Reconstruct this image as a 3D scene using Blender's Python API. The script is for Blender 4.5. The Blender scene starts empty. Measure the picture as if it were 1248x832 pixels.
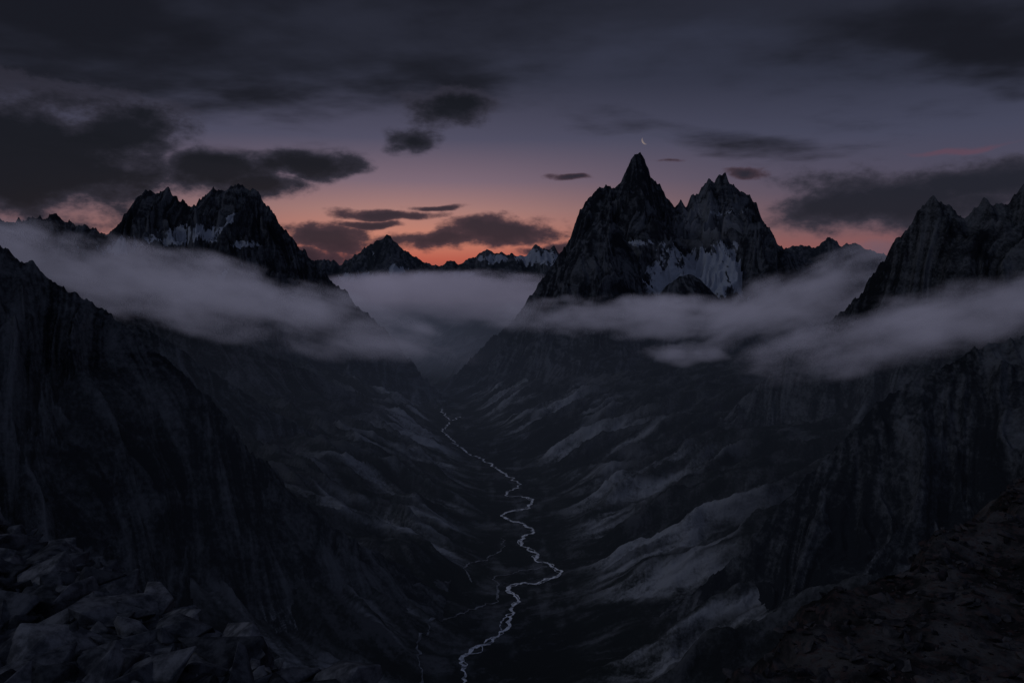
import bpy, bmesh, math, random
import numpy as np
random.seed(5)
scene = bpy.context.scene
F = 970.0; TH = math.atan(66/970.0); CZ = 1100.0
cT, sT = math.cos(TH), math.sin(TH)
def P(px, py, D):
    u = (px-624)/F; v = (416-py)/F
    yd = cT+v*sT; zd = v*cT-sT
    return (u*D/yd, D, CZ+zd*D/yd)

# ------------------------------------------------------------ noise
_tabs = {}
def pn(x, y, seed):
    if seed not in _tabs:
        r = np.random.RandomState(seed); p = r.permutation(256)
        a = r.rand(256)*2*np.pi
        _tabs[seed] = (p, np.cos(a).astype(np.float32), np.sin(a).astype(np.float32))
    p, gx, gy = _tabs[seed]
    xi = np.floor(x).astype(np.int64); yi = np.floor(y).astype(np.int64)
    fx = (x-xi).astype(np.float32); fy = (y-yi).astype(np.float32)
    u = fx*fx*fx*(fx*(fx*6-15)+10); v = fy*fy*fy*(fy*(fy*6-15)+10)
    px0 = p[xi & 255]; px1 = p[(xi+1) & 255]
    def g(pp, iy, dx, dy):
        h = p[(pp+iy) & 255]
        return gx[h]*dx+gy[h]*dy
    a = g(px0, yi, fx, fy); b = g(px1, yi, fx-1, fy)
    c = g(px0, yi+1, fx, fy-1); d = g(px1, yi+1, fx-1, fy-1)
    return (a+(b-a)*u)*(1-v)+(c+(d-c)*u)*v
def fbm(x, y, o, seed, gain=.5):
    s = 0; a = 1.
    for i in range(o):
        s = s+a*pn(x*2**i+i*17.3, y*2**i+i*9.1, seed+i); a *= gain
    return s
def ridged(x, y, o, seed, gain=.5):
    s = 0; a = 1.; w = 1.; tot = 0
    for i in range(o):
        n = 1-np.abs(pn(x*2.03**i+i*13.7, y*2.03**i+i*5.9, seed+i))*2.0
        n = np.clip(n, 0, 1)**2
        s = s+a*n*w; tot += a; w = np.clip(n*1.6, 0, 1); a *= gain
    return s/tot
def ss(a, b, x):
    t = np.clip((x-a)/(b-a), 0, 1); return t*t*(3-2*t)

# ------------------------------------------------------------ node helper
class NT:
    def __init__(s, tree): s.t = tree; s.N = tree.nodes; s.L = tree.links
    def n(s, typ, **kw):
        nd = s.N.new(typ)
        for k, v in kw.items(): setattr(nd, k, v)
        return nd
    def put(s, inp, v):
        if isinstance(v, bpy.types.NodeSocket): s.L.new(v, inp)
        elif v is not None: inp.default_value = v
    def m(s, op, a, b=None, c=None, clamp=False):
        nd = s.n('ShaderNodeMath', operation=op); nd.use_clamp = clamp
        for i, v in enumerate((a, b, c)):
            if v is not None: s.put(nd.inputs[i], v)
        return nd.outputs[0]
    def vm(s, op, a, b=None):
        nd = s.n('ShaderNodeVectorMath', operation=op)
        s.put(nd.inputs[0], a)
        if b is not None: s.put(nd.inputs[1], b)
        return nd.outputs['Value'] if op in ('LENGTH', 'DOT_PRODUCT') else nd.outputs[0]
    def sstep(s, v, a, b):
        nd = s.n('ShaderNodeMapRange', interpolation_type='SMOOTHSTEP')
        s.put(nd.inputs[0], v); s.put(nd.inputs[1], a); s.put(nd.inputs[2], b)
        return nd.outputs[0]
    def noise(s, vec, scale, detail=5, rough=.5, dist=0., out=0):
        nd = s.n('ShaderNodeTexNoise')
        s.put(nd.inputs['Vector'], vec); nd.inputs['Scale'].default_value = scale
        nd.inputs['Detail'].default_value = detail; nd.inputs['Roughness'].default_value = rough
        nd.inputs['Distortion'].default_value = dist
        return nd.outputs[out]
    def mix(s, f, a, b, mode='MIX'):
        nd = s.n('ShaderNodeMix', data_type='RGBA', blend_type=mode)
        s.put(nd.inputs[0], f)
        for i, v in ((6, a), (7, b)):
            if isinstance(v, tuple) and len(v) == 3: v = (*v, 1)
            s.put(nd.inputs[i], v)
        return nd.outputs[2]
    def ramp(s, f, stops):
        nd = s.n('ShaderNodeValToRGB'); e = nd.color_ramp.elements
        while len(e) < len(stops): e.new(.5)
        for i, (p, c) in enumerate(stops):
            e[i].position = p; e[i].color = (*c, 1)
        s.put(nd.inputs[0], f); return nd.outputs[0]
def newmat(name):
    m = bpy.data.materials.new(name); m.use_nodes = True
    m.node_tree.nodes.clear(); return m, NT(m.node_tree)
def lin(r, g, b):
    f = lambda c: (c/255/12.92) if c/255 <= .04045 else ((c/255+.055)/1.055)**2.4
    return (f(r), f(g), f(b))

# ------------------------------------------------------------ world sky
w = bpy.data.worlds.new("World"); scene.world = w; w.use_nodes = True
w.node_tree.nodes.clear(); T = NT(w.node_tree)
SUN_AZ = math.radians(-10)
tc = T.n('ShaderNodeTexCoord')
d = T.vm('NORMALIZE', tc.outputs['Generated'])
sep = T.n('ShaderNodeSeparateXYZ'); T.put(sep.inputs[0], d)
dx, dy, dz = sep.outputs
az = T.m('ARCTAN2', dx, dy)
el = T.m('ARCSINE', dz)
elr = T.m('MULTIPLY', el, 2.0)
warm = T.ramp(elr, [(0, lin(104, 60, 68)), (.07, lin(184, 94, 78)), (.12, lin(198, 128, 108)), (.19, lin(168, 124, 118)),
                    (.26, lin(124, 104, 117)), (.36, lin(80, 78, 98)), (.5, lin(52, 54, 70)), (1, lin(50, 54, 70))])
cool = T.ramp(elr, [(0, lin(112, 66, 72)), (.07, lin(142, 86, 84)), (.14, lin(104, 82, 92)), (.22, lin(80, 75, 93)),
                    (.34, lin(68, 70, 90)), (.48, lin(48, 51, 67)), (1, lin(50, 56, 75))])
da = T.m('SUBTRACT', az, -0.13)
g = T.m('EXPONENT', T.m('MULTIPLY', T.m('MULTIPLY', da, da), -1/(2*.23**2)))
base = T.mix(g, cool, warm)
back = T.sstep(dy, 0.35, -0.3)
base = T.mix(back, base, lin(88, 96, 120))  # unseen sky behind the camera, brightened as added fill light
inv = T.m('DIVIDE', 1.0, T.m('ADD', T.m('MAXIMUM', dz, 0), .10))
comb = T.n('ShaderNodeCombineXYZ')
T.put(comb.inputs[0], T.m('MULTIPLY', dx, inv)); T.put(comb.inputs[1], T.m('MULTIPLY', dy, inv)); comb.inputs[2].default_value = 3.3
mp = T.n('ShaderNodeMapping'); mp.inputs['Scale'].default_value = (.75, .9, 1); mp.inputs['Rotation'].default_value = (0, 0, .35)
T.put(mp.inputs[0], comb.outputs[0])
nn = T.noise(mp.outputs[0], 1.3, 5, .55, .0)
cov = T.m('ADD', T.m('MULTIPLY', T.m('SUBTRACT', nn, .5), 1.1), T.m('MULTIPLY', T.m('SUBTRACT', el, .222), 3.2))
cov = T.m('ADD', cov, T.m('MULTIPLY', T.sstep(az, .05, -.45), .12))
deck = T.sstep(cov, -.10, .16)
front = T.sstep(dy, 0.2, 0.7)
deck = T.m('MULTIPLY', deck, T.m('MULTIPLY_ADD', front, .8, .15))
deckc = T.mix(T.sstep(nn, .36, .60), lin(38, 40, 52), lin(20, 21, 28))
base = T.mix(T.m('MULTIPLY', deck, .97), base, deckc)
cmap = T.n('ShaderNodeMapping'); cmap.inputs['Scale'].default_value = (9, 9, 17); T.put(cmap.inputs[0], d)
wn = T.noise(cmap.outputs[0], .8, 2, .6, 0, out=1)
ws = T.n('ShaderNodeSeparateColor'); T.put(ws.inputs[0], wn)
azw = T.m('ADD', az, T.m('MULTIPLY', T.m('SUBTRACT', ws.outputs[0], .5), .10))
elw = T.m('ADD', el, T.m('MULTIPLY', T.m('SUBTRACT', ws.outputs[1], .5), .045))
edge = T.noise(cmap.outputs[0], 2.0, 6, .62, .0)
def ae(px, py):
    q = P(px, py, 1.); z = q[2]-CZ
    return math.atan2(q[0], 1), math.atan(z/math.hypot(1, q[0]))
ccv = T.n('ShaderNodeCombineXYZ'); T.put(ccv.inputs[0], azw); T.put(ccv.inputs[1], elw)
def blobs(lst):
    acc = None
    for (px, py, rx, ry, s_) in lst:
        a0, e0 = ae(px, py); ra = rx/F*math.cos(a0); re = ry/F*math.cos(a0)
        nd = T.n('ShaderNodeVectorMath', operation='MULTIPLY_ADD'); T.put(nd.inputs[0], ccv.outputs[0])
        nd.inputs[1].default_value = (1/ra, 1/re, 0); nd.inputs[2].default_value = (-a0/ra, -e0/re, 0)
        r = T.vm('LENGTH', nd.outputs[0])
        v = T.m('MULTIPLY_ADD', r, -s_*1.3, s_*1.15)
        acc = v if acc is None else T.m('MAXIMUM', acc, v)
    return acc
def cloudlayer(base, lst, lo, hi, cA, cB, k, op):
    v = T.m('ADD', blobs(lst), T.m('MULTIPLY', T.m('SUBTRACT', edge, .5), k))
    a = T.sstep(v, lo, hi)
    c = T.mix(T.sstep(v, lo, hi+.6), cA, cB)
    return T.mix(T.m('MULTIPLY', a, op), base, c)
base = cloudlayer(base, [(465, 257, 70, 10, 1.2), (512, 247, 48, 5, 1), (452, 272, 60, 9, 1.2), (605, 280, 115, 23, 1.4), (520, 292, 90, 14, 1.1), (400, 292, 75, 26, 1.3), (380, 318, 90, 24, 1.2),
                         (686, 219, 30, 5, 1), (820, 197, 30, 4, .7), (915, 214, 36, 10, 1.1), (660, 302, 60, 14, 1)], -.1, .6, lin(72, 54, 63), lin(38, 36, 47), 2.8, .96)
base = cloudlayer(base, [(1110, 246, 215, 52, 1.6), (1210, 225, 150, 42, 1.6), (1000, 250, 80, 28, 1.4), (1300, 240, 160, 60, 1.6)], -.2, .7, lin(60, 57, 70), lin(31, 33, 43), 2.6, .97)
base = cloudlayer(base, [(30, 190, 215, 100, 1.9), (-150, 180, 300, 130, 1.9), (165, 155, 85, 50, 1.6), (270, 205, 90, 38, 1.7), (355, 200, 115, 26, 1.5), (300, 228, 70, 26, 1.5), (503, 172, 50, 24, 1.5), (550, 134, 80, 26, 1.4)],
                  -.15, .7, lin(58, 56, 70), lin(21, 23, 30), 2.8, .97)
base = cloudlayer(base, [(1180, 180, 95, 4.5, 1)], 0, 1., lin(120, 64, 74), lin(120, 64, 74), 2., .3)
below = T.sstep(dz, 0.0, -.04)
base = T.mix(below, base, lin(20, 21, 27))
sky = T.n('ShaderNodeTexSky', sky_type='NISHITA'); sky.sun_disc = False
sky.sun_elevation = math.radians(-2); sky.sun_rotation = SUN_AZ
bg1 = T.n('ShaderNodeBackground'); T.put(bg1.inputs[0], base); bg1.inputs[1].default_value = 1.0
bg2 = T.n('ShaderNodeBackground'); T.put(bg2.inputs[0], sky.outputs[0]); bg2.inputs[1].default_value = .003
ad = T.n('ShaderNodeAddShader'); T.L.new(bg1.outputs[0], ad.inputs[0]); T.L.new(bg2.outputs[0], ad.inputs[1])
ow = T.n('ShaderNodeOutputWorld'); T.L.new(ad.outputs[0], ow.inputs[0])

# ------------------------------------------------------------ materials
def rock_material(name, dark, light, scree, snowc=(.29, .31, .355), veg=(.02, .022, .02), ns=.05, bd=10., tint=None):
    # attribute 'mask': R snow, G scree, B vegetation, A rock tone (weathering / strata)
    m, t = newmat(name)
    geo = t.n('ShaderNodeNewGeometry'); pos = geo.outputs['Position']
    at = t.n('ShaderNodeAttribute', attribute_name='mask')
    s = t.n('ShaderNodeSeparateColor'); t.put(s.inputs[0], at.outputs[0])
    snow, scr, lo = s.outputs; tone = at.outputs['Alpha']
    n = t.noise(pos, ns, 3, .7, 0); nc = t.m('SUBTRACT', n, .5)
    tn = t.m('ADD', tone, t.m('MULTIPLY', nc, .9))
    c = t.mix(t.sstep(tn, .15, .85), dark, light)
    c = t.mix(t.m('MULTIPLY', lo, t.sstep(tn, .75, .35)), c, veg)
    c = t.mix(t.m('MULTIPLY', scr, t.sstep(tn, -.1, .6)), c, scree)
    sf = t.sstep(t.m('ADD', snow, t.m('MULTIPLY', nc, .5)), .42, .56)
    c = t.mix(sf, c, snowc)
    if tint: c = t.mix(t.m('MULTIPLY', t.sstep(n, .5, .62), .7), c, tint)
    b = t.n('ShaderNodeBump'); b.inputs['Strength'].default_value = .8; b.inputs['Distance'].default_value = bd
    t.put(b.inputs['Height'], n)
    pb = t.n('ShaderNodeBsdfDiffuse'); t.put(pb.inputs['Color'], c); t.put(pb.inputs['Normal'], b.outputs[0])
    o = t.n('ShaderNodeOutputMaterial'); t.L.new(pb.outputs[0], o.inputs[0])
    return m
M_far = rock_material('far_rock', (.03, .035, .042), (.10, .105, .12), (.15, .15, .17), ns=.01, bd=40)
M_mtn = rock_material('mountain_rock', (.015, .017, .022), (.085, .09, .102), (.17, .175, .195), ns=.03, bd=14)
M_wall = rock_material('valley_wall_rock', (.013, .015, .018), (.10, .104, .113), (.27, .275, .29), ns=.07, bd=8)

def make_grid(name, X, Y, Z, mat, mask=None, smooth=True):
    ny, nx = X.shape
    me = bpy.data.meshes.new(name)
    co = np.stack([X, Y, Z], -1).reshape(-1, 3).astype(np.float32)
    idx = np.arange(nx*ny).reshape(ny, nx)
    q = np.stack([idx[:-1, :-1], idx[:-1, 1:], idx[1:, 1:], idx[1:, :-1]], -1).reshape(-1, 4)
    me.vertices.add(len(co)); me.vertices.foreach_set('co', co.ravel())
    me.loops.add(q.size); me.loops.foreach_set('vertex_index', q.ravel().astype(np.int32))
    me.polygons.add(len(q)); me.polygons.foreach_set('loop_start', np.arange(0, q.size, 4, dtype=np.int32))
    me.polygons.foreach_set('use_smooth', np.full(len(q), smooth))
    me.update(calc_edges=True)
    if mask is not None:
        a = me.attributes.new('mask', 'FLOAT_COLOR', 'POINT')
        a.data.foreach_set('color', mask.reshape(-1, 4).astype(np.float32).ravel())
    me.materials.append(mat)
    ob = bpy.data.objects.new(name, me); scene.collection.objects.link(ob)
    return ob
def blur(h, sig, dxs):
    r = int(max(1, 3*sig/dxs)); k = np.exp(-.5*(np.arange(-r, r+1)*dxs/sig)**2); k /= k.sum()
    return np.convolve(np.pad(h, r, mode='edge'), k, mode='valid')

def mountain(name, pts, mat, seed, nx=700, nyf=420, nyb=30, k=1.7, p=1.6, amp=.1, lam=450., jag=14., jl=90.,
             snow=(), pale=(), snowD=None, sig=(120, 450), scr=(.3, .9, .0), backk=1., fine=1., skew=0., tc_=1., soft=0.):
    W = np.array([P(*q) for q in pts]); W = W[np.argsort(W[:, 0])]
    xs = np.linspace(W[0, 0], W[-1, 0], nx); dxs = xs[1]-xs[0]
    h = np.interp(xs, W[:, 0], W[:, 2]); D0 = blur(np.interp(xs, W[:, 0], W[:, 1]), 100, dxs)
    jn = ridged(xs/jl, xs*0+seed*.37, 5, seed, .62)
    h = h+jag*(jn-.45)*1.5+jag*.5*fbm(xs/jl*.5, xs*0+.5, 3, seed+50)
    h = np.maximum(h, -60)
    h1 = blur(h, sig[0], dxs); h2 = blur(h, sig[1], dxs)
    u = np.concatenate([-np.linspace(1, 0, nyb, endpoint=False)**1.5*.75*backk, np.linspace(0, 1, nyf)**1.3])[:, None]
    wd = k*np.maximum(h2, 260)
    X = np.broadcast_to(xs, (len(u), nx)).copy(); Y = D0[None]-u*wd[None]
    au = np.abs(u)
    wx = X+fbm(X/lam/1.5, Y/lam/2.2, 3, seed+11)*lam*1.1*ss(0, .35, au)
    H0 = np.interp(wx, xs, h); H1 = np.interp(wx, xs, h1); H2 = np.interp(wx, xs, h2)
    H = H0+(H1-H0)*ss(.01, .14, au); H = H+(H2-H)*ss(.1, .6, au)
    gg = np.clip(1-au, 0, 1)**p
    Z = H*gg-30*au**2
    env = ss(0, .14, au)*np.clip(1-au, 0, 1)**.8*(1-soft*ss(.15, .55, au))
    hh = np.maximum(h2, 150)[None]
    XR = X+skew*(Y-D0[None])            # coordinate that stays constant along the fall line
    wpx = XR+fbm(X/lam, Y/lam, 2, seed+21)*lam*.55; wpy = Y+fbm(X/lam, Y/lam, 2, seed+31)*lam*.5
    R = ridged(wpx/lam, wpy/lam/2.3, 7, seed+3, .52)
    R2 = ridged(wpx/lam*3.1, wpy/lam*1.3, 4, seed+9, .6)
    Z = Z+(R-.55)*amp*hh*env*2+(R2-.4)*amp*.6*hh*ss(0, .06, au)*np.clip(1-au, 0, 1)**.9*(1-soft*ss(.15, .55, au))
    gul = ridged((wpx+.3*wpy)/75, wpy/200, 4, seed+40, .6)
    Z = Z+fine*((gul-.4)*15+fbm(X/45, Y/45, 3, seed+44, .6)*8)*ss(0, .03, au)*(1-soft*.6*ss(.2, .6, au))
    mask = np.zeros(X.shape+(4,))
    gy = np.gradient(Z, axis=0)/np.minimum(np.gradient(Y, axis=0), -1e-3); gx = np.gradient(Z, axis=1)/dxs
    sl = np.sqrt(gx**2+gy**2)
    strat = fbm(X/400, (Z+.25*X)/38, 3, seed+90, .6)
    tone = .42+tc_*(.5*fbm(wpx/55, wpy/110, 5, seed+91, .72)+.35*fbm(X/600, Y/600, 3, seed+92)+.22*strat+.25*(gul-.4)+.35*(R-.5))
    def blobmask(lst, sd, a0=.95, a1=.8, st_=.7):
        S = np.zeros(X.shape)
        nz = fbm(X/110, Y/200, 4, sd)*a1+st_*(ridged((X+.5*Z)/60, Z/260, 4, sd+4, .6)-.4)
        for (px, py, rx, ry, st) in lst:
            c = P(px, py, snowD or W[:, 1].mean()); sc = c[1]/F
            q = ((X-c[0])/(rx*sc))**2+((Z-c[2])/(ry*sc))**2
            S = np.maximum(S, st*np.exp(-q*.7)*(a0-nz))
        return S
    if snow: mask[..., 0] = blobmask(snow, seed+60)*(1-.4*ss(1.5, 3., sl))*(u >= -.3)
    fan = fbm(wpx/170, Y/1500, 5, seed+80, .6)
    mask[..., 1] = scr[2]*ss(scr[0], scr[0]+.2, au+.12*fan)*ss(scr[1], scr[1]-.2, au)*ss(-.12, .4, fan)*ss(1.3, .6, sl)
    if pale: mask[..., 1] = np.maximum(mask[..., 1], blobmask(pale, seed+66))
    mask[..., 2] = ss(.3, .7, au)
    mask[..., 3] = tone
    return make_grid(name, X, Y, Z, mat, mask)

# ------------------------------------------------------------ mountains
mountain('distant_mountain_range', [(x, y, 23000) for x, y in
    [(150, 345), (250, 330), (330, 325), (380, 318), (400, 316), (415, 322), (440, 305), (455, 296), (472, 286), (485, 297), (500, 308), (520, 320), (535, 325), (548, 318), (560, 322),
     (578, 312), (592, 304), (604, 306), (620, 308), (640, 312), (652, 298), (662, 303), (675, 300), (690, 318), (730, 330), (850, 320), (930, 305), (960, 302), (975, 298), (995, 302), (1010, 289), (1025, 298), (1040, 294), (1060, 305), (1100, 318), (1200, 322), (1400, 330)]],
    M_far, 3, nx=900, nyf=160, nyb=12, k=1.5, amp=.13, lam=900, jag=90, jl=300, sig=(350, 1200), snowD=23000,
    snow=[(655, 314, 24, 10, 1.1), (600, 316, 16, 6, 1), (488, 330, 14, 7, 1), (440, 338, 22, 7, 1), (520, 337, 14, 5, .9), (565, 335, 18, 5, .9), (460, 312, 6, 8, .7)])
mountain('snowy_mountain_ridge', [(-300, 310, 8200), (-200, 300, 8200), (-60, 270, 8200), (0, 264, 8200), (20, 268, 8200), (45, 264, 8200), (65, 261, 8200), (85, 268, 8200), (110, 276, 8200), (128, 286, 8150), (142, 272, 8100), (152, 262, 8100), (160, 248, 8100),
     (172, 238, 8050), (182, 232, 8050), (190, 236, 8050), (203, 226, 8050), (212, 238, 8050), (222, 246, 8000), (240, 250, 8000), (248, 238, 7950), (256, 229, 7900), (266, 232, 7900), (278, 226, 7900), (292, 221, 7900), (306, 228, 7850), (316, 234, 7850),
     (326, 250, 7800), (340, 270, 7750), (356, 292, 7700), (385, 320, 7650), (410, 347, 7600), (435, 370, 7550), (460, 390, 7500), (490, 425, 7450), (520, 462, 7400), (545, 490, 7400)],
    M_mtn, 110, nx=800, nyf=340, k=1.35, amp=.13, lam=380, jag=52, jl=110, sig=(90, 420), snowD=7600, scr=(.4, .9, .5), skew=.15,
    snow=[(230, 286, 40, 13, 1.35), (205, 293, 26, 7, 1.15), (138, 299, 30, 11, 1.4), (281, 268, 6, 9, 1.3), (304, 299, 11, 5, 1.3), (294, 340, 4, 14, 1.1), (60, 300, 14, 5, .8)])
mountain('glacier_mountain', [(500, 500, 8600), (535, 474, 8600), (560, 452, 8650), (600, 412, 8700), (628, 388, 8700), (645, 362, 8750), (665, 335, 8800), (685, 305, 8850), (697, 284, 8900), (704, 262, 8900), (714, 246, 8950), (724, 233, 9000), (738, 226, 9000), (750, 231, 9000),
     (757, 221, 9000), (763, 207, 9000), (769, 195, 9000), (775, 187, 9000), (781, 187, 9000), (787, 198, 9000), (793, 215, 9000), (803, 224, 9000), (811, 238, 9000), (822, 252, 9000), (829, 243, 9000), (836, 252, 9000), (842, 240, 9000), (851, 236, 9000), (858, 226, 9000),
     (864, 219, 9000), (870, 222, 9000), (876, 211, 9000), (884, 210, 9000), (890, 222, 9000), (899, 231, 9000), (910, 235, 9000), (921, 245, 9000), (927, 260, 9000), (935, 280, 9000), (952, 300, 9000), (985, 322, 9000), (1040, 350, 9000), (1120, 400, 9000), (1300, 440, 9000)],
    M_mtn, 205, nx=850, nyf=420, k=1.6, p=1.75, amp=.115, lam=400, jag=42, jl=95, sig=(70, 480), snowD=8500, scr=(.45, .92, .9), skew=-.12, soft=.5,
    snow=[(858, 330, 62, 26, 1.7), (812, 312, 18, 16, 1.1), (776, 298, 22, 5, .9), (895, 304, 24, 12, 1.2), (785, 330, 26, 7, 1.), (888, 258, 22, 4, .95), (820, 347, 50, 14, 1.5)],
    pale=[(868, 262, 34, 26, .75), (800, 262, 12, 16, .3)])
mountain('rock_buttress', [(596, 440, 7900), (640, 392, 7900), (662, 352, 7900), (690, 312, 7900), (708, 290, 7900), (722, 277, 7900), (734, 268, 7900), (742, 262, 7900), (750, 274, 7900), (762, 290, 7900), (776, 312, 7900), (786, 336, 7900), (800, 372, 7900), (830, 420, 7900), (870, 470, 7900)],
    M_mtn, 305, nx=380, nyf=320, k=1.8, p=1.9, amp=.1, lam=330, jag=26, jl=80, sig=(90, 300), scr=(.4, .95, 1.), skew=-.3, soft=.6)
mountain('rock_spire', [(860, 420, 8200), (888, 345, 8200), (899, 305, 8200), (906, 284, 8200), (915, 272, 8200), (926, 271, 8200), (938, 277, 8200), (946, 295, 8200), (965, 318, 8200), (990, 328, 8200), (1040, 380, 8200), (1100, 450, 8200)],
    M_mtn, 405, nx=340, nyf=220, k=1.3, p=1.9, amp=.1, lam=300, jag=24, jl=70, sig=(70, 250))
mountain('rock_dome', [(700, 470, 7400), (770, 400, 7400), (795, 368, 7400), (812, 348, 7400), (828, 337, 7400), (842, 334, 7400), (855, 342, 7400), (875, 362, 7400), (920, 400, 7400), (1000, 470, 7400)],
    M_mtn, 505, nx=340, nyf=240, k=2.0, p=1.7, amp=.09, lam=300, jag=10, jl=70, sig=(120, 250), scr=(.4, .95, .9), skew=-.3, soft=.6)
mountain('right_valley_wall', [(1900, 150, 3600), (1450, 190, 3700), (1330, 200, 3800), (1280, 206, 3850), (1252, 222, 3900), (1246, 226, 3900), (1238, 240, 3900), (1226, 252, 3950), (1212, 246, 3950), (1200, 241, 4000), (1188, 252, 4000), (1176, 268, 4000), (1162, 258, 4050), (1150, 246, 4050), (1138, 239, 4100), (1128, 246, 4100),
     (1118, 262, 4100), (1104, 280, 4150), (1088, 298, 4150), (1075, 320, 4200), (1058, 346, 4200), (1035, 370, 4250), (1010, 392, 4250), (980, 412, 4300), (955, 436, 4350), (925, 470, 4400), (890, 502, 4450), (850, 535, 4500), (800, 560, 4550), (740, 580, 4600), (690, 592, 4600)],
    M_wall, 605, nx=850, nyf=400, k=1.5, p=1.6, amp=.12, lam=330, jag=40, jl=75, sig=(80, 300), scr=(.3, .97, 1.), skew=-.6, tc_=.75, soft=.5)
mountain('right_spur', [(2000, 330, 2000), (1400, 375, 2100), (1300, 392, 2150), (1248, 408, 2200), (1190, 428, 2200), (1130, 452, 2250), (1075, 490, 2250), (1030, 530, 2300), (990, 575, 2300), (950, 620, 2300), (900, 672, 2350), (850, 720, 2350), (800, 758, 2400), (740, 800, 2400), (690, 815, 2400)],
    M_wall, 705, nx=750, nyf=380, k=1.8, p=1.9, amp=.15, lam=230, jag=20, jl=60, sig=(60, 200), scr=(.2, .95, 1.), skew=-.6, fine=.8, tc_=.9, soft=.3)
mountain('left_valley_wall', [(-500, 290, 5600), (0, 350, 5600), (150, 380, 5500), (250, 402, 5400), (310, 425, 5400), (380, 452, 5500), (430, 478, 5600), (480, 512, 5700), (520, 535, 5800), (548, 545, 5900), (560, 552, 5900)],
    M_wall, 805, nx=600, nyf=280, k=1.7, p=1.7, amp=.13, lam=330, jag=16, jl=60, sig=(80, 250), scr=(.3, .95, 1.), skew=.6, tc_=.8, soft=.4)
mountain('left_spur', [(-500, 280, 3650), (0, 360, 3800), (120, 385, 3900), (190, 405, 3950), (240, 440, 4000), (300, 480, 4050), (360, 515, 4100), (420, 548, 4150), (480, 580, 4250), (530, 602, 4300), (575, 612, 4300)],
    M_wall, 905, nx=650, nyf=320, k=1.7, p=1.6, amp=.14, lam=280, jag=16, jl=60, sig=(80, 250), scr=(.3, .95, 1.), skew=.6, tc_=.85, soft=.4)
mountain('left_mountain_slope', [(-700, 130, 1950), (-200, 230, 2100), (-60, 275, 2150), (0, 300, 2200), (40, 322, 2200), (80, 350, 2250), (130, 384, 2250), (170, 410, 2300), (205, 440, 2300), (240, 466, 2350), (268, 500, 2350), (300, 545, 2400), (345, 590, 2450), (400, 635, 2500), (450, 672, 2550), (500, 705, 2600), (545, 728, 2650)],
    M_wall, 1005, nx=850, nyf=440, k=1.55, p=1.6, amp=.16, lam=260, jag=18, jl=60, sig=(60, 220), scr=(.3, .95, 1.), skew=.6, fine=.9, tc_=.8, soft=.3)

# ------------------------------------------------------------ valley floor (V-shaped trough with talus sides)
def cxy(y): return np.interp(y, [0, 1500, 2100, 2400, 2800, 3300, 4300, 6000, 9000, 20000], [-60, -90, -60, 20, 60, 40, 20, -330, -950, -2500])
def gz(x, y, full=False):
    dd = np.abs(x-cxy(y))-110-60*fbm(y/500, x*0+3.3, 2, 1501)
    dd = np.maximum(dd, 0); q = dd*dd/(dd+240)
    side = 560*(1-np.exp(-.66*q/560))
    wy = y+140*fbm(x/520, y/520, 3, 1511)+x*np.sign(x-cxy(y))*-.25
    ribs = ridged(x/900+5, wy/280, 6, 1521, .5)
    env = ss(40, 420, dd)
    z = side+(ribs-.45)*(150*env)+12*fbm(x/420, y/420, 3, 1201)*ss(0, 150, dd)+5*fbm(x/150, y/150, 3, 1301)
    if full: return z, dd, ribs, wy
    return z
yy = np.concatenate([np.linspace(-3000, 1200, 40), np.linspace(1208, 3200, 230), np.linspace(3212, 9000, 360), np.linspace(9100, 70000, 100)])
xx = np.concatenate([-np.linspace(60000, 2420, 70), np.linspace(-2400, 2400, 600), np.linspace(2420, 60000, 70)])
X, Y = np.meshgrid(xx, yy)
Z, dd, ribs, wy = gz(X, Y, True)
Z = Z+5*fbm(X/40, Y/40, 3, 1601, .6)*ss(0, 60, dd)
mask = np.zeros(X.shape+(4,))
br = fbm(X/140, Y/420, 5, 1401, .6)
fan = fbm(X/1000, wy/190, 3, 1411, .5)*.85+.34*fbm(X/500, wy/30, 4, 1421, .65)+.15*fbm(X/300, Y/300, 3, 1431)
mask[..., 1] = np.maximum(ss(.05, .4, br)*ss(320, 60, np.abs(X-cxy(Y)))*.25, ss(-.12, .45, fan)*ss(40, 240, dd)*ss(1100, 500, dd))
mask[..., 2] = 1-.6*ss(100, 500, dd)
mask[..., 3] = .40+.5*fbm(X/160, wy/70, 5, 1441, .72)+.3*fbm(X/400, Y/400, 3, 1451)+.25*(ribs-.45)
M_floor = rock_material('valley_ground', (.013, .015, .016), (.065, .067, .071), (.27, .275, .29), veg=(.016, .019, .017), ns=.09, bd=6)
make_grid('valley_ground', X, Y, Z, M_floor, mask)

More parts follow.
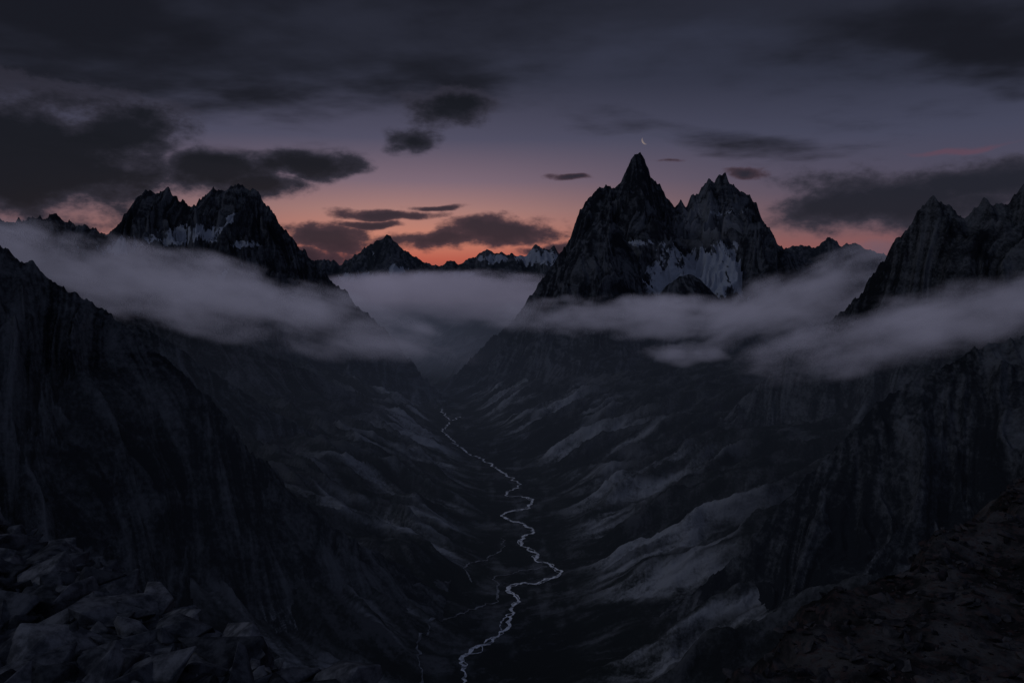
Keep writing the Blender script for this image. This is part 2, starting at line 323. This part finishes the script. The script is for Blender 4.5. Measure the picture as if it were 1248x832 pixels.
# ------------------------------------------------------------ river
def catmull(pts, n=14):
    p = np.array(pts, float); p = np.vstack([2*p[0]-p[1], p, 2*p[-1]-p[-2]]); out = []
    for i in range(1, len(p)-2):
        for t in np.linspace(0, 1, n, endpoint=False):
            out.append(.5*((2*p[i])+(-p[i-1]+p[i+1])*t+(2*p[i-1]-5*p[i]+4*p[i+1]-p[i+2])*t*t+(-p[i-1]+3*p[i]-3*p[i+1]+p[i+2])*t**3))
    return np.array(out)
def floorpt(px, py):
    a = P(px, py, 1.0); k = CZ/(CZ-a[2]); return (a[0]*k, k)
def ribbon(name, px, mat, width, seed, lift=2.):
    c = catmull([floorpt(*q) for q in px], 16)
    L = np.concatenate([[0], np.cumsum(np.linalg.norm(np.diff(c, axis=0), axis=1))])
    n = int(L[-1]/8); s = np.linspace(0, L[-1], n)
    c = np.stack([np.interp(s, L, c[:, 0]), np.interp(s, L, c[:, 1])], 1)
    off = fbm(s/75, s*0+.3, 4, seed, .6)*26
    tg = np.gradient(c, axis=0); tg /= np.linalg.norm(tg, axis=1)[:, None]+1e-9
    nr = np.stack([-tg[:, 1], tg[:, 0]], 1); c = c+nr*off[:, None]
    wl = width*(.55+1.1*fbm(s/45, s*0+1.7, 4, seed+5)); wr = width*(.55+1.1*fbm(s/45, s*0+9.7, 4, seed+9))
    wl = np.clip(wl, width*.12, None); wr = np.clip(wr, width*.12, None)
    rows = []
    for f in (-1, -.33, .33, 1):
        rows.append(c+nr*(np.where(f < 0, wl, wr)*f)[:, None]*.5)
    A = np.array(rows); X, Y = A[..., 0], A[..., 1]
    zc = gz(c[:, 0], c[:, 1])
    return make_grid(name, X, Y, np.maximum(gz(X, Y), zc[None])+lift, mat)
M_river, t = newmat('river_water')
geo = t.n('ShaderNodeNewGeometry')
foam = t.sstep(t.noise(geo.outputs['Position'], .035, 5, .7), .36, .56)
col = t.mix(foam, (.10, .11, .13), (.9, .91, .93))
pb = t.n('ShaderNodeBsdfPrincipled'); t.put(pb.inputs['Base Color'], col)
t.put(pb.inputs['Roughness'], .3); pb.inputs['Specular IOR Level'].default_value = .8
o = t.n('ShaderNodeOutputMaterial'); t.L.new(pb.outputs[0], o.inputs[0])
M_creek, t = newmat('creek_water')
geo = t.n('ShaderNodeNewGeometry')
pb = t.n('ShaderNodeBsdfPrincipled'); pb.inputs['Roughness'].default_value = .35
t.put(pb.inputs['Base Color'], t.mix(t.sstep(t.noise(geo.outputs['Position'], .03, 4, .6), .4, .6), (.06, .065, .07), (.22, .23, .25)))
o = t.n('ShaderNodeOutputMaterial'); t.L.new(pb.outputs[0], o.inputs[0])
RV = [(585, 880), (576, 845), (570, 830), (562, 812), (567, 800), (584, 790), (602, 777), (614, 764), (618, 750), (626, 738), (630, 730), (622, 722), (622, 715), (640, 711), (664, 708), (681, 700),
    (672, 688), (655, 684), (652, 674), (640, 668), (634, 660), (642, 653), (650, 648), (640, 640), (628, 636), (612, 630), (622, 624), (640, 620), (650, 612), (640, 606), (622, 604), (620, 598), (634, 592), (628, 585), (612, 576), (598, 566), (580, 557), (560, 548), (552, 538), (540, 528), (545, 520), (548, 514)]
ribbon('river', RV, M_river, 19, 2001)
ribbon('river', RV[3:30], M_river, 8, 2051)
ribbon('river', [(560, 508), (548, 512), (538, 500), (528, 492), (522, 484), (515, 476), (520, 468), (512, 460)], M_river, 18, 2011)
ribbon('stream', [(500, 850), (512, 828), (508, 808), (516, 792), (530, 775), (552, 760), (580, 745), (602, 732), (606, 715), (600, 706), (622, 698), (650, 692), (668, 690)], M_creek, 11, 2021)
ribbon('stream', [(570, 716), (568, 702), (580, 690), (600, 680), (612, 668), (610, 655)], M_creek, 9, 2031)

# ------------------------------------------------------------ near outcrops with boulders
def hull_variants(n, seed, flat):
    r = np.random.RandomState(seed); out = []
    for i in range(n):
        pts = r.normal(size=(11, 3)); pts /= np.linalg.norm(pts, axis=1)[:, None]**.8
        pts = np.clip(pts*1.3, -1, 1)*np.array([1, r.uniform(.5, .9), r.uniform(*flat)])
        bm = bmesh.new()
        for q in pts: bm.verts.new(q)
        bmesh.ops.convex_hull(bm, input=bm.verts)
        bmesh.ops.delete(bm, geom=[v for v in bm.verts if not v.link_faces], context='VERTS')
        bmesh.ops.bevel(bm, geom=bm.edges[:], offset=.025, segments=1, affect='EDGES')
        bmesh.ops.triangulate(bm, faces=bm.faces[:])
        bm.verts.index_update()
        out.append((np.array([v.co[:] for v in bm.verts]), np.array([[v.index for v in f.verts] for f in bm.faces])))
        bm.free()
    return out
def outcrop(name, rname, e0, e1, zrel, ext, fall, seed, mat, rmat, nb, size, side, res, drange, relief, bd, pw=4.0):
    e0 = np.array(e0); e1 = np.array(e1); tdir = (e1-e0)/np.linalg.norm(e1-e0); nrm = np.array([-tdir[1], tdir[0]])*side
    Le = np.linalg.norm(e1-e0)
    a = np.linspace(-ext, Le+ext, res); s = np.concatenate([-np.linspace(1, 0, 100, endpoint=False)**2.2*fall, np.linspace(0, drange, res)])
    A, S = np.meshgrid(a, s)
    X = e0[0]+A*tdir[0]+S*nrm[0]; Y = e0[1]+A*tdir[1]+S*nrm[1]
    def zf(X, Y):
        Sx = (X-e0[0])*nrm[0]+(Y-e0[1])*nrm[1]
        Sj = Sx+relief*2.4*fbm(X/relief/5, Y/relief/5, 4, seed)
        return CZ+zrel+np.where(Sj < 0, Sj*1.25, Sj*.03)+relief*fbm(X/relief/5, Y/relief/5, 5, seed+9, .5)
    Z = zf(X, Y)
    mask = np.zeros(X.shape+(4,)); mask[..., 1] = .2
    mask[..., 3] = .45+.8*fbm(X/relief/2, Y/relief/2, 5, seed+19, .7)
    make_grid(name, X, Y, Z, mat, mask, smooth=True)
    r = np.random.RandomState(seed); V = hull_variants(30, seed, (.2, .6))
    aa = r.uniform(-ext*.3, Le+ext*.3, nb); sd = r.uniform(-size*5, bd, nb)
    x = e0[0]+aa*tdir[0]+sd*nrm[0]; y = e0[1]+aa*tdir[1]+sd*nrm[1]
    zz = zf(x, y)
    vs = []; fs = []; off = 0
    for i in range(nb):
        if y[i] < 12: continue
        v, f = V[r.randint(30)]
        sc = size*(.12+.88*r.rand()**pw)
        ang = r.uniform(0, 6.283); tx = r.normal()*.4; ty = r.normal()*.4
        ca, sa = math.cos(ang), math.sin(ang)
        R = np.array([[ca, -sa, 0], [sa, ca, 0], [0, 0, 1]])
        Rx = np.array([[1, 0, 0], [0, math.cos(tx), -math.sin(tx)], [0, math.sin(tx), math.cos(tx)]])
        Ry = np.array([[math.cos(ty), 0, math.sin(ty)], [0, 1, 0], [-math.sin(ty), 0, math.cos(ty)]])
        vs.append((v*sc)@(R@Rx@Ry).T+np.array([x[i], y[i], zz[i]+sc*.1])); fs.append(f+off); off += len(v)
    vs = np.concatenate(vs); fs = np.concatenate(fs)
    me = bpy.data.meshes.new(rname); me.vertices.add(len(vs)); me.vertices.foreach_set('co', vs.astype(np.float32).ravel())
    me.loops.add(fs.size); me.loops.foreach_set('vertex_index', fs.ravel().astype(np.int32))
    me.polygons.add(len(fs)); me.polygons.foreach_set('loop_start', np.arange(0, fs.size, 3, dtype=np.int32))
    me.polygons.foreach_set('use_smooth', np.zeros(len(fs), bool)); me.update(calc_edges=True)
    me.materials.append(rmat); ob = bpy.data.objects.new(rname, me); scene.collection.objects.link(ob)
def boulder_mat(name, c0, c1, tint, sc):
    m, t = newmat(name); geo = t.n('ShaderNodeNewGeometry'); pos = geo.outputs['Position']
    rnd = geo.outputs['Random Per Island']
    n = t.noise(pos, .8*sc, 5, .68); c = t.mix(t.sstep(n, .35, .65), c0, c1)
    c = t.mix(1., c, t.ramp(rnd, [(0, (.35, .36, .38)), (.6, (.8, .8, .82)), (1, (1.25, 1.22, 1.2))]), 'MULTIPLY')
    if tint: c = t.mix(t.m('MULTIPLY', t.sstep(n, .5, .64), .6), c, tint)
    b = t.n('ShaderNodeBump'); b.inputs['Strength'].default_value = .6; b.inputs['Distance'].default_value = .3/sc
    t.put(b.inputs['Height'], n)
    pb = t.n('ShaderNodeBsdfDiffuse'); t.put(pb.inputs['Color'], c); t.put(pb.inputs['Normal'], b.outputs[0])
    o = t.n('ShaderNodeOutputMaterial'); t.L.new(pb.outputs[0], o.inputs[0]); return m
M_near = rock_material('outcrop_rock', (.012, .012, .013), (.04, .04, .042), (.05, .05, .05), ns=1.2, bd=.4)
M_nearR = rock_material('outcrop_heath', (.014, .014, .015), (.07, .067, .068), (.06, .055, .052), ns=.3, bd=1.5, tint=(.05, .032, .03))
M_b1 = boulder_mat('boulder_rock', (.038, .041, .047), (.13, .135, .148), None, 1)
M_b2 = boulder_mat('heath_boulder_rock', (.024, .025, .028), (.08, .078, .082), (.06, .036, .032), .3)
L0 = P(0, 652, 80); L1 = P(395, 838, 46)
outcrop('rocky_outcrop', 'boulder_field', L0[:2], L1[:2], -25.0, 90, 900, 3001, M_near, M_b1, 7000, 3.3, -1, 240, 60, .8, 38, 4.5)
R0 = P(1248, 606, 400); R1 = P(935, 840, 208)
outcrop('heath_outcrop', 'scattered_boulders', R0[:2], R1[:2], -107, 260, 900, 3101, M_nearR, M_b2, 6500, 3.6, 1, 260, 200, 12., 150)

# ------------------------------------------------------------ volumes: fog and haze
def haze(name, lo, hi, dens, col):
    bm = bmesh.new(); bmesh.ops.create_cube(bm, size=1)
    for v in bm.verts:
        for i in range(3): v.co[i] = lo[i]+(hi[i]-lo[i])*(v.co[i]+.5)
    me = bpy.data.meshes.new(name); bm.to_mesh(me); bm.free()
    m, t = newmat(name+'_volume')
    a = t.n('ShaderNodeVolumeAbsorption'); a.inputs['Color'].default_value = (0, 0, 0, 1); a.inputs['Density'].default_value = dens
    e = t.n('ShaderNodeEmission'); e.inputs[0].default_value = (*col, 1); e.inputs[1].default_value = dens  # emission stands in for skylight scattered by the haze
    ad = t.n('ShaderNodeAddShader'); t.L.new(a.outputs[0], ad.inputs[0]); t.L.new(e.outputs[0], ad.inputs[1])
    o = t.n('ShaderNodeOutputMaterial'); t.L.new(ad.outputs[0], o.inputs['Volume'])
    me.materials.append(m); ob = bpy.data.objects.new(name, me); scene.collection.objects.link(ob); return ob
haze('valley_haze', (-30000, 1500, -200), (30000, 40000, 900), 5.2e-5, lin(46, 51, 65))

def cloudvol(name, px, py, D, rx, ry, depth, dens, L, tilt=0., stretch=(.75, .9, 1.7), c=3.4, thr=.35, gain=1.1, seed=0., rate=2., detail=4, col=lin(80, 80, 96)):
    ctr = P(px, py, D); sc = D/F; R = (rx*sc, depth, ry*sc)
    bm = bmesh.new(); bmesh.ops.create_icosphere(bm, subdivisions=3, radius=1.05)
    me = bpy.data.meshes.new(name); bm.to_mesh(me); bm.free()
    ob = bpy.data.objects.new(name, me); scene.collection.objects.link(ob)
    ob.location = ctr; ob.scale = R; ob.rotation_euler = (0, math.radians(tilt), 0)
    m, t = newmat(name+'_volume')
    tcd = t.n('ShaderNodeTexCoord'); p = tcd.outputs['Object']
    r2 = t.vm('DOT_PRODUCT', p, p); shape = t.m('SUBTRACT', 1., r2, clamp=True)
    mpn = t.n('ShaderNodeMapping'); mpn.inputs['Scale'].default_value = (R[0]/L*stretch[0], R[1]/L*stretch[1], R[2]/L*stretch[2])
    mpn.inputs['Location'].default_value = (seed*3.1, seed*1.7, seed); t.put(mpn.inputs[0], p)
    n = t.noise(mpn.outputs[0], 1., detail, .6, 0)
    v = t.m('ADD', shape, t.m('MULTIPLY', t.m('SUBTRACT', n, .5), c))
    v0 = t.m('MULTIPLY', t.m('SUBTRACT', v, thr), gain, clamp=True)
    v = t.m('MULTIPLY', v0, t.sstep(shape, 0., .35))
    v = t.m('MULTIPLY', v, dens)
    a = t.n('ShaderNodeVolumeAbsorption'); a.inputs['Color'].default_value = (0, 0, 0, 1); t.put(a.inputs['Density'], v)
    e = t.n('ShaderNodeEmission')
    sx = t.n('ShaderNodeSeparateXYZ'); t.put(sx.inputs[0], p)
    lum = t.m('ADD', t.m('MULTIPLY_ADD', sx.outputs[2], .35, .95), t.m('MULTIPLY', t.m('SUBTRACT', n, .5), 1.0))  # painted skylight: fog emits by itself, brighter towards the bank tops
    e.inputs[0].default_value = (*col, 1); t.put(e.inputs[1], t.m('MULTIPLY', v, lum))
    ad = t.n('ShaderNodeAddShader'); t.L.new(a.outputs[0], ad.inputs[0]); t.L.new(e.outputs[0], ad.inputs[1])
    o = t.n('ShaderNodeOutputMaterial'); t.L.new(ad.outputs[0], o.inputs['Volume'])
    me.materials.append(m)
    try: m.cycles.volume_step_rate = rate
    except Exception as ex: print(ex)
    return ob
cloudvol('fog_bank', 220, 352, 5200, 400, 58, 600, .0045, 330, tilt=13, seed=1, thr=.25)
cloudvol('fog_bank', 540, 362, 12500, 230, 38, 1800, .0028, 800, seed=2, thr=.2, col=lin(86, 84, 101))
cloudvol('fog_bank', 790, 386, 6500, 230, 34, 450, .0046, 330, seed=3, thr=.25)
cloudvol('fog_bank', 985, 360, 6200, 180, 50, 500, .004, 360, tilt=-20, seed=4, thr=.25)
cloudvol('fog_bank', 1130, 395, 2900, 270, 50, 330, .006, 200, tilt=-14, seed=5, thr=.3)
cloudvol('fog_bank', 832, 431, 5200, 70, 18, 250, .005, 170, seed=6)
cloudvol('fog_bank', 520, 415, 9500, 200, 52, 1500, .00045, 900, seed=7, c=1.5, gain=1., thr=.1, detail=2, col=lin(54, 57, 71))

# ------------------------------------------------------------ moon
mo = P(787, 171, 60000)
bm = bmesh.new(); bmesh.ops.create_uvsphere(bm, u_segments=48, v_segments=24, radius=5.0/F*60000)
me = bpy.data.meshes.new('moon'); bm.to_mesh(me); bm.free()
for p_ in me.polygons: p_.use_smooth = True
ob = bpy.data.objects.new('moon', me); ob.location = mo; scene.collection.objects.link(ob)
m, t = newmat('moon_surface'); geo = t.n('ShaderNodeNewGeometry')
sd = np.array([-.62, .62, -.38]); sd /= np.linalg.norm(sd)
lit = t.sstep(t.vm('DOT_PRODUCT', geo.outputs['Normal'], tuple(sd)), .0, .4)  # sunlit crescent painted as emission, dark side left transparent
lit = t.m('MULTIPLY', lit, t.m('SUBTRACT', 1., geo.outputs['Backfacing']))
em = t.n('ShaderNodeEmission'); em.inputs[0].default_value = (.75, .6, .58, 1); em.inputs[1].default_value = .3
tr = t.n('ShaderNodeBsdfTransparent'); mx = t.n('ShaderNodeMixShader'); t.put(mx.inputs[0], lit)
t.L.new(tr.outputs[0], mx.inputs[1]); t.L.new(em.outputs[0], mx.inputs[2])
o = t.n('ShaderNodeOutputMaterial'); t.L.new(mx.outputs[0], o.inputs[0]); me.materials.append(m)

# ------------------------------------------------------------ very weak, soft lamp added to shape the slopes after sunset
sl = bpy.data.lights.new('twilight_lamp', 'SUN'); sl.energy = .22; sl.angle = math.radians(12); sl.color = (.86, .9, 1.)
so = bpy.data.objects.new('twilight_lamp', sl); scene.collection.objects.link(so)
from mathutils import Vector
so.rotation_euler = Vector((.76, .10, -.55)).to_track_quat('-Z', 'Y').to_euler()

# ------------------------------------------------------------ camera
cam = bpy.data.cameras.new('camera'); co = bpy.data.objects.new('camera', cam); scene.collection.objects.link(co)
cam.sensor_width = 36; cam.lens = 36*F/1248; cam.clip_start = 1; cam.clip_end = 200000
co.location = (0, 0, CZ); co.rotation_euler = (math.radians(90)-TH, 0, 0)
scene.camera = co
scene.view_settings.view_transform = 'Standard'; scene.view_settings.look = 'None'; scene.view_settings.exposure = 0
